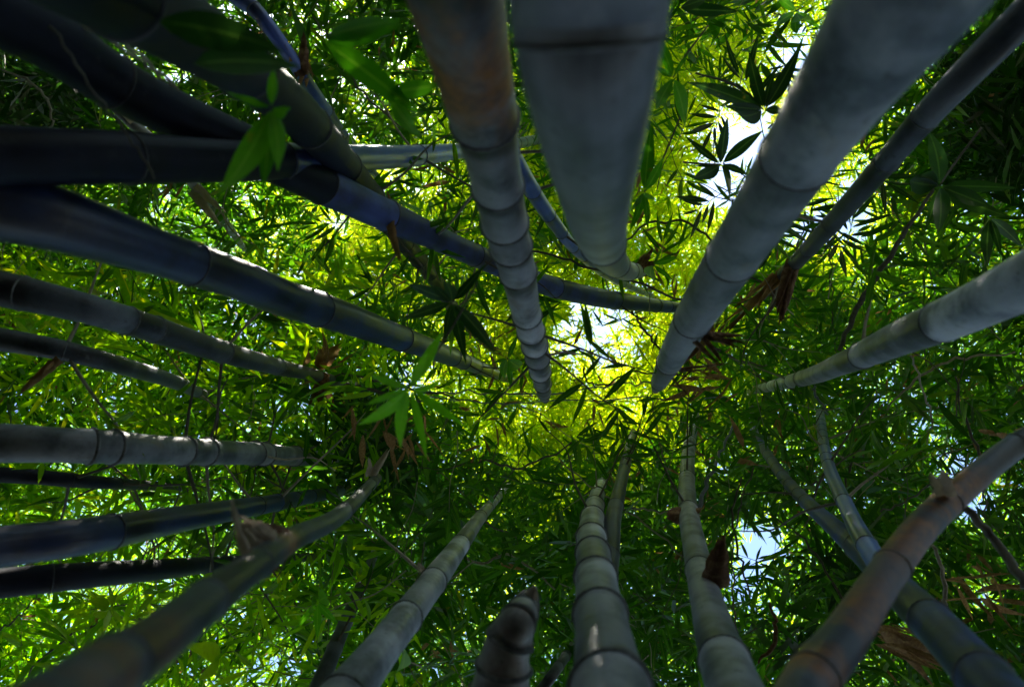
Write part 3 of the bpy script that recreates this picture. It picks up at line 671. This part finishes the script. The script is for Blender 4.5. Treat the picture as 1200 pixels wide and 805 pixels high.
spray('leaf tuft under the centre of the slate stem, by the vines', (595,420), [(602,458),(580,450),(620,445),(575,425),(606,395)], 2.5, 'leaf_near', 1.1)
spray('green leaf tuft at bottom beside the straight leaning stem', (372,705), [(345,740),(372,752),(395,735),(350,708),(392,690)], 2.0, 'leaf_near', 1.15)
spray('bright leaf tuft at the foot of the straight leaning stem', (462,785), [(455,815),(478,806),(490,790),(445,800)], 1.9, 'leaf_lime', 1.2)

TWIG = {}
for mk in ('twig', 'pale_twig'):
    Q = catmull(np.array([[.02, 0, 0, .0012], [-.12, .008, .01, .0018], [-.24, -.01, .035, .0022], [-.36, .01, .08, .0028]]), 4)
    TWIG[mk] = tube_mesh('tuft_twig', Q[:, :3], Q[:, 3], 5); TWIG[mk].materials.append(M[mk])
def tuft(root, H, mk, n=6, lo=.09, hi=.16, wid=1.0, drop=.35):
    """one branchlet: a thin twig with alternate hanging blades along its last part"""
    a = random.uniform(0, 6.28); d = Vector((math.cos(a), math.sin(a), -random.uniform(.05, .35))).normalized()
    sd = d.cross(Vector((0, 0, 1))).normalized(); up_ = sd.cross(d)
    o = link('twig', TWIG[random.choice(('twig', 'pale_twig'))], None, root)
    o.matrix_local = Matrix((d, up_.cross(d), up_)).transposed().to_4x4()
    for q in range(n):
        s_ = (q % 2)*2-1; f = q/max(1, n-1); ang = (1.15-.75*f)*s_*random.uniform(.7, 1.2) if q < n-1 else random.uniform(-.15, .15)
        l_ = random.uniform(lo, hi)*(1-.25*abs(f-.6)); b = H-d*(1-f)*.09
        x = (d*math.cos(ang)+sd*math.sin(ang)+Vector((0, 0, -random.uniform(.2, 1)*drop))).normalized()
        place_leaf(root, b+x*.008, b+x*l_, mk, wid)

# countable mid-distance tufts, placed by region
REG = [('small lime leaf tuft among the thicket at lower left', 'lime tufts at lower left', (60, 480, 690, 800), 34, 'leaf_lime2', (2.3, 3.2)),
       ('small green leaf tuft between the left stems', 'leaf tufts between the left stems', (0, 400, 300, 660), 30, 'leaf_lime', (2.6, 3.6)),
       ('small deep green leaf tuft below the centre', 'leaf tufts below the centre', (440, 1000, 480, 800), 44, 'leaf_deep', (2.8, 3.8)),
       ('small deep green leaf tuft in the thicket at right', 'leaf tufts at right', (900, 1200, 230, 620), 40, 'leaf_deep', (2.6, 3.8)),
       ('small leaf tuft against the bright canopy at top', 'leaf tufts at the top', (440, 940, 0, 330), 30, 'leaf_deep', (3.2, 4.4)),
       ('small dark leaf tuft in the shade at top left', 'leaf tufts at top left', (0, 440, 0, 330), 20, 'leaf_deep', (2.6, 3.6))]
for lab, grp, (x0, x1, y0, y1), n, mk, (z0, z1) in REG:
    for k in range(n):
        x, y = random.uniform(x0, x1), random.uniform(y0, y1); z = random.uniform(z0, z1); base = random.uniform(0, 360)
        H = at(x, y, z); root = empty('leaf_tuft', H, lab, 'bamboo leaves', grp)
        tuft(root, H, mk, random.randint(5, 7), .11, .18)
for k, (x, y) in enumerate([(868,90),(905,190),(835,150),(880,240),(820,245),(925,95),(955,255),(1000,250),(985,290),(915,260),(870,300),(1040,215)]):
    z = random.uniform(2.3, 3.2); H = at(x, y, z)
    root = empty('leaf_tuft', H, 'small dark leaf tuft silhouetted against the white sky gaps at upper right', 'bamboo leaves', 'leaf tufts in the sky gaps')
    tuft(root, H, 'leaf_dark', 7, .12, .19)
# side branches with their leaves, from the upper nodes of the stems
TW = 0
for key in ('A','D1','D3','D4','D5','R1','R3','L6','L4','L5','L8','L9','L3','L1','C2','D7','D8','T1','L7','W1','K1','L2'):
    C = CULM[key]; cand = []
    for p, t, r in C['nodes']:
        q = RC.transposed() @ (Vector(p)-CAM)
        if q.z > -1.7: continue
        x = CX+F*q.x/-q.z; y = CY-F*q.y/-q.z
        if -20 < x < 1220 and -20 < y < 825: cand.append((p, t, r))
    for p, t, r in cand[:6]:
        if random.random() < .35: continue
        p = Vector(p); sd_ = t.cross(Vector((random.uniform(-1, 1), random.uniform(-1, 1), random.uniform(-.3, .3)))).normalized()
        for br in range(random.choice((1, 2, 2))):
            dr = (sd_.lerp(t, .35)+Vector((random.uniform(-.3, .3), random.uniform(-.3, .3), 0))).normalized(); ln = random.uniform(.22, .5)
            pts = [p, p+dr*ln*.35, p+dr*ln*.7+Vector((random.uniform(-.03, .03), random.uniform(-.03, .03), .0)), p+dr*ln+Vector((0, 0, -.06*ln))]
            Q = catmull(np.array([[*v, rr] for v, rr in zip(pts, (.0055, .004, .003, .0015))]), 4)
            b = link('branch', tube_mesh('branch', Q[:, :3], Q[:, 3], 6, None, None, p), M['pale_twig' if random.random() < .4 else 'twig'], C['root'])
            b.location = p-Vector(C['o0'])
            for q in range(random.randint(2, 5)):
                f = random.uniform(.45, 1); H = p+dr*ln*f; a = random.uniform(0, 6.28); l_ = random.uniform(.09, .16)
                d_ = (dr*.6+Vector((math.cos(a), math.sin(a), -.3))).normalized()*l_
                me_ = random.choice(LEAF['leaf_deep']); o = link('leaf', me_, None, b)
                xx = d_.normalized(); yy = Vector((random.uniform(-.4, .4), random.uniform(-.4, .4), 1)).cross(xx).normalized()
                o.matrix_local = Matrix.Translation(H-p) @ Matrix((xx, yy, xx.cross(yy))).transposed().to_4x4() @ Matrix.Diagonal((l_, l_, l_, 1))
            sd_ = -sd_

#======================================================================= the leaf canopy
# clearings: (px, py, radius, depth 0..1) -- gaps in the canopy where sky comes through
GAPS_SKY = [(870,165,72,1),(838,225,44,.99),(938,62,44,.99),(700,395,62,.95),(620,470,26,.6),(990,258,48,.98),(935,270,36,.98),(1000,210,25,.8),(887,640,44,.98),(872,690,30,.97),(500,195,46,.45),
            (395,262,20,.75),(395,140,20,.8),(1130,565,40,.95),(1145,598,26,.8),(1060,450,22,.5),(425,345,22,.6),(1130,140,14,.5),(1000,330,16,.5),
            (640,550,14,.3),(740,480,22,.4),(590,700,18,.6),(620,570,12,.4),(1052,300,15,.9),(1092,335,13,.9),(1175,420,13,.9),(1040,520,14,.9),(1075,500,12,.9),(960,560,13,.8),(1010,590,12,.9),(1150,700,14,.8),(930,560,11,.8),(1120,120,11,.9),(1190,560,15,.9),(850,545,15,.9),(780,640,10,.6),(690,660,10,.6),(300,560,10,.5),(90,360,10,.5),(560,215,30,.4)]
GAPS_LIT = [(850,130,150,1),(695,415,165,1),(620,470,90,.9),(740,480,70,.7),(770,280,120,.95),(580,180,110,.75),(430,300,70,.8),(960,270,70,.7),(1000,40,80,.6),(500,420,60,.7),(600,480,70,.5)]
def dens(px, py, gaps):
    f = np.ones_like(px)
    for x, y, r, a in gaps: f *= 1-a*np.exp(-(((px-x)**2+(py-y)**2)/(r*r))**1.5)
    return f
RCn = np.array(RC); CAMn = np.array(CAM)
def cloud(n, z0, z1, gaps, box=(-420, 1620, -380, 1180), clump=.5, extra=None):
    out = []; tot = 0
    ph = rng.uniform(0, 6.28, (6,)); fr = rng.normal(0, 1, (6, 3))*1.1
    while tot < n:
        m = n*2
        z = (rng.uniform(0, 1, m)*(z1**3-z0**3)+z0**3)**(1/3.)
        px = rng.uniform(box[0], box[1], m); py = rng.uniform(box[2], box[3], m)
        c = np.stack([(px-CX)/F*z, -(py-CY)/F*z, -z], 1); P = c @ RCn.T+CAMn
        f = dens(px, py, gaps)
        if extra is not None: f = f*extra(px, py)
        nz = sum(np.sin(P @ fr[k]+ph[k]) for k in range(6))/6
        f = f*np.clip(.9+clump*4.2*nz, .03, 1.8)/1.8
        k = rng.uniform(0, 1, m) < f
        out.append(P[k]); tot += k.sum()
    return np.concatenate(out)[:n]
def inv_centre(px, py): return 1-.98*np.exp(-((px-690)**2+(py-400)**2)/(360.**2))
# sunlight coloured into high tops, shade into mid layer, low thicket round the edges
LL = (90, 690, 260)
far = cloud(54000, 7.5, 12, GAPS_SKY, clump=.5)
mid = cloud(25000, 4.8, 7.5, GAPS_SKY+GAPS_LIT+[(*LL, .8)], clump=.75)
low = cloud(6500, 3.0, 4.8, GAPS_SKY+GAPS_LIT+[(*LL, .8)], clump=.8, extra=inv_centre)
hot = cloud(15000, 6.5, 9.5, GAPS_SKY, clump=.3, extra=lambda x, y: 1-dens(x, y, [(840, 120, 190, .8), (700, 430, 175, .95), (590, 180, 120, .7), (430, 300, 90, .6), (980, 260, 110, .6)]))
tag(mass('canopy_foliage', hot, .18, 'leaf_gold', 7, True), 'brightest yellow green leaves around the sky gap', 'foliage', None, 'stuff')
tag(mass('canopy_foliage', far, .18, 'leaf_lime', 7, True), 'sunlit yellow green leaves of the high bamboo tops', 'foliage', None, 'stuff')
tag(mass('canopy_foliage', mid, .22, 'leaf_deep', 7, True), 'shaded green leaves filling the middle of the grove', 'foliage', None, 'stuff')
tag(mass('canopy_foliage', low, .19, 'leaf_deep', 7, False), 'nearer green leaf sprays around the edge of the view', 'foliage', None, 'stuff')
lowl = cloud(4300, 3.0, 5.4, [(290, 250, 200, .9)], box=(-300, 450, 300, 1000), clump=.25)
tag(mass('thicket_foliage', lowl, .17, 'leaf_lime2', 6, False), 'lime green leaf thicket behind the left and lower left stems', 'foliage', None, 'stuff')
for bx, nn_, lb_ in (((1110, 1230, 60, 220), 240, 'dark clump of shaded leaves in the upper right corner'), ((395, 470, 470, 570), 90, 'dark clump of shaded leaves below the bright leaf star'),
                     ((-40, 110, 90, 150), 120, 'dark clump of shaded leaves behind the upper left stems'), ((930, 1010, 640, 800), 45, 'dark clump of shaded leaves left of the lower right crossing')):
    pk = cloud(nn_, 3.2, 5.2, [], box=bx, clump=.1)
    tag(mass('shade_foliage', pk, .19, 'leaf_dark', 7, False), lb_, 'foliage', None, 'stuff')  # shade of the deep pockets painted in with a darker leaf colour
dd_ = cloud(1900, 3.2, 7, GAPS_SKY, clump=.6)
tag(mass('dead_leaves', dd_, .16, 'dead', 3, False, droop=(.3, 1.3)), 'brown dead leaves scattered through the bamboo canopy', 'dead leaves', None, 'stuff')
# the rest of the grove all round, down to the ground
n = 34000; a = rng.uniform(0, 2*np.pi, n); r = rng.uniform(4.6, 8.5, n); h = rng.uniform(0.2, 7.5, n)
ring = np.stack([r*np.cos(a), r*np.sin(a), h], 1)
ring = ring[h < 1.2+(r-1)*1.35]                       # keeps clear of the view cone, which the layers above fill
tag(mass('grove_foliage', ring, .27, 'leaf_deep', 7, True), 'leaves of the surrounding bamboo grove', 'foliage', None, 'stuff')

# unseen extra growth added low on the upper-left side to keep stems there dark
n = 7000; a = rng.normal(math.radians(-150), .6, n); r = rng.uniform(2.9, 4.8, n); h = rng.uniform(0.05, 1, n)*(1.2+r*.72)
dk_ = np.stack([r*np.cos(a), r*np.sin(a), h], 1)
tag(mass('grove_foliage', dk_, .2, 'leaf_deep', 7, True), 'dense low leaves added out of view at upper left to shade stems', 'foliage', None, 'stuff')

# fine twigs of the canopy
def twig_mass(name, n, z0, z1, m, d, label, gaps):
    P = cloud(n, z0, z1, gaps, clump=.3); V = []; Fc = []
    for p in P:
        a = random.uniform(0, 6.28); dr = np.array([math.cos(a), math.sin(a), random.uniform(-.1, .6)]); ln = random.uniform(.3, 1.1)
        b = np.array([random.uniform(-.15, .15) for _ in range(3)]); k0 = len(V); N_ = 4
        s1 = np.cross(dr, (0, 0, 1)); s1 /= np.linalg.norm(s1); s2 = np.cross(dr, s1); s2 /= np.linalg.norm(s2)
        for i in range(N_):
            t = i/(N_-1); c = p+dr*ln*t+b*t*t; rr = d*(1-.7*t)*ln
            for q in range(3): an = q*2.094; V.append(tuple(c+rr*(math.cos(an)*s1+math.sin(an)*s2)))
        for i in range(N_-1):
            for q in range(3): Fc.append((k0+i*3+q, k0+i*3+(q+1) % 3, k0+(i+1)*3+(q+1) % 3, k0+(i+1)*3+q))
    me = bpy.data.meshes.new(name); me.from_pydata(V, [], Fc); me.update()
    tag(link(name, me, M[m]), label, 'twigs', None, 'stuff')
twig_mass('canopy_twigs', 2600, 4.5, 9, 'twig', .006, 'fine dark twigs running through the bamboo canopy', GAPS_SKY)
twig_mass('canopy_twigs', 260, 3, 4.6, 'pale_twig', .004, 'fine pale twigs in the nearer leaves', GAPS_SKY+GAPS_LIT)

# thicker growth over the upper left and the bottom left corner
for bx, nn_, lb_, mk_ in (((230, 500, -60, 190), 620, 'dense green leaves filling the top left of centre', 'leaf_deep'),
                          ((-60, 160, 120, 330), 160, 'green leaves between the black stems at upper left', 'leaf_deep'),
                          ((-60, 330, 700, 860), 380, 'lime leaves filling the bottom left corner', 'leaf_lime2'),
                          ((350, 480, 700, 830), 120, 'green leaves left of the foot of the straight leaning stem', 'leaf_deep')):
    pk = cloud(nn_, 4.4, 6.6, [(395, 140, 14, .7)], box=bx, clump=.15)
    tag(mass('canopy_foliage', pk, .19, mk_, 7, False), lb_, 'foliage', None, 'stuff')
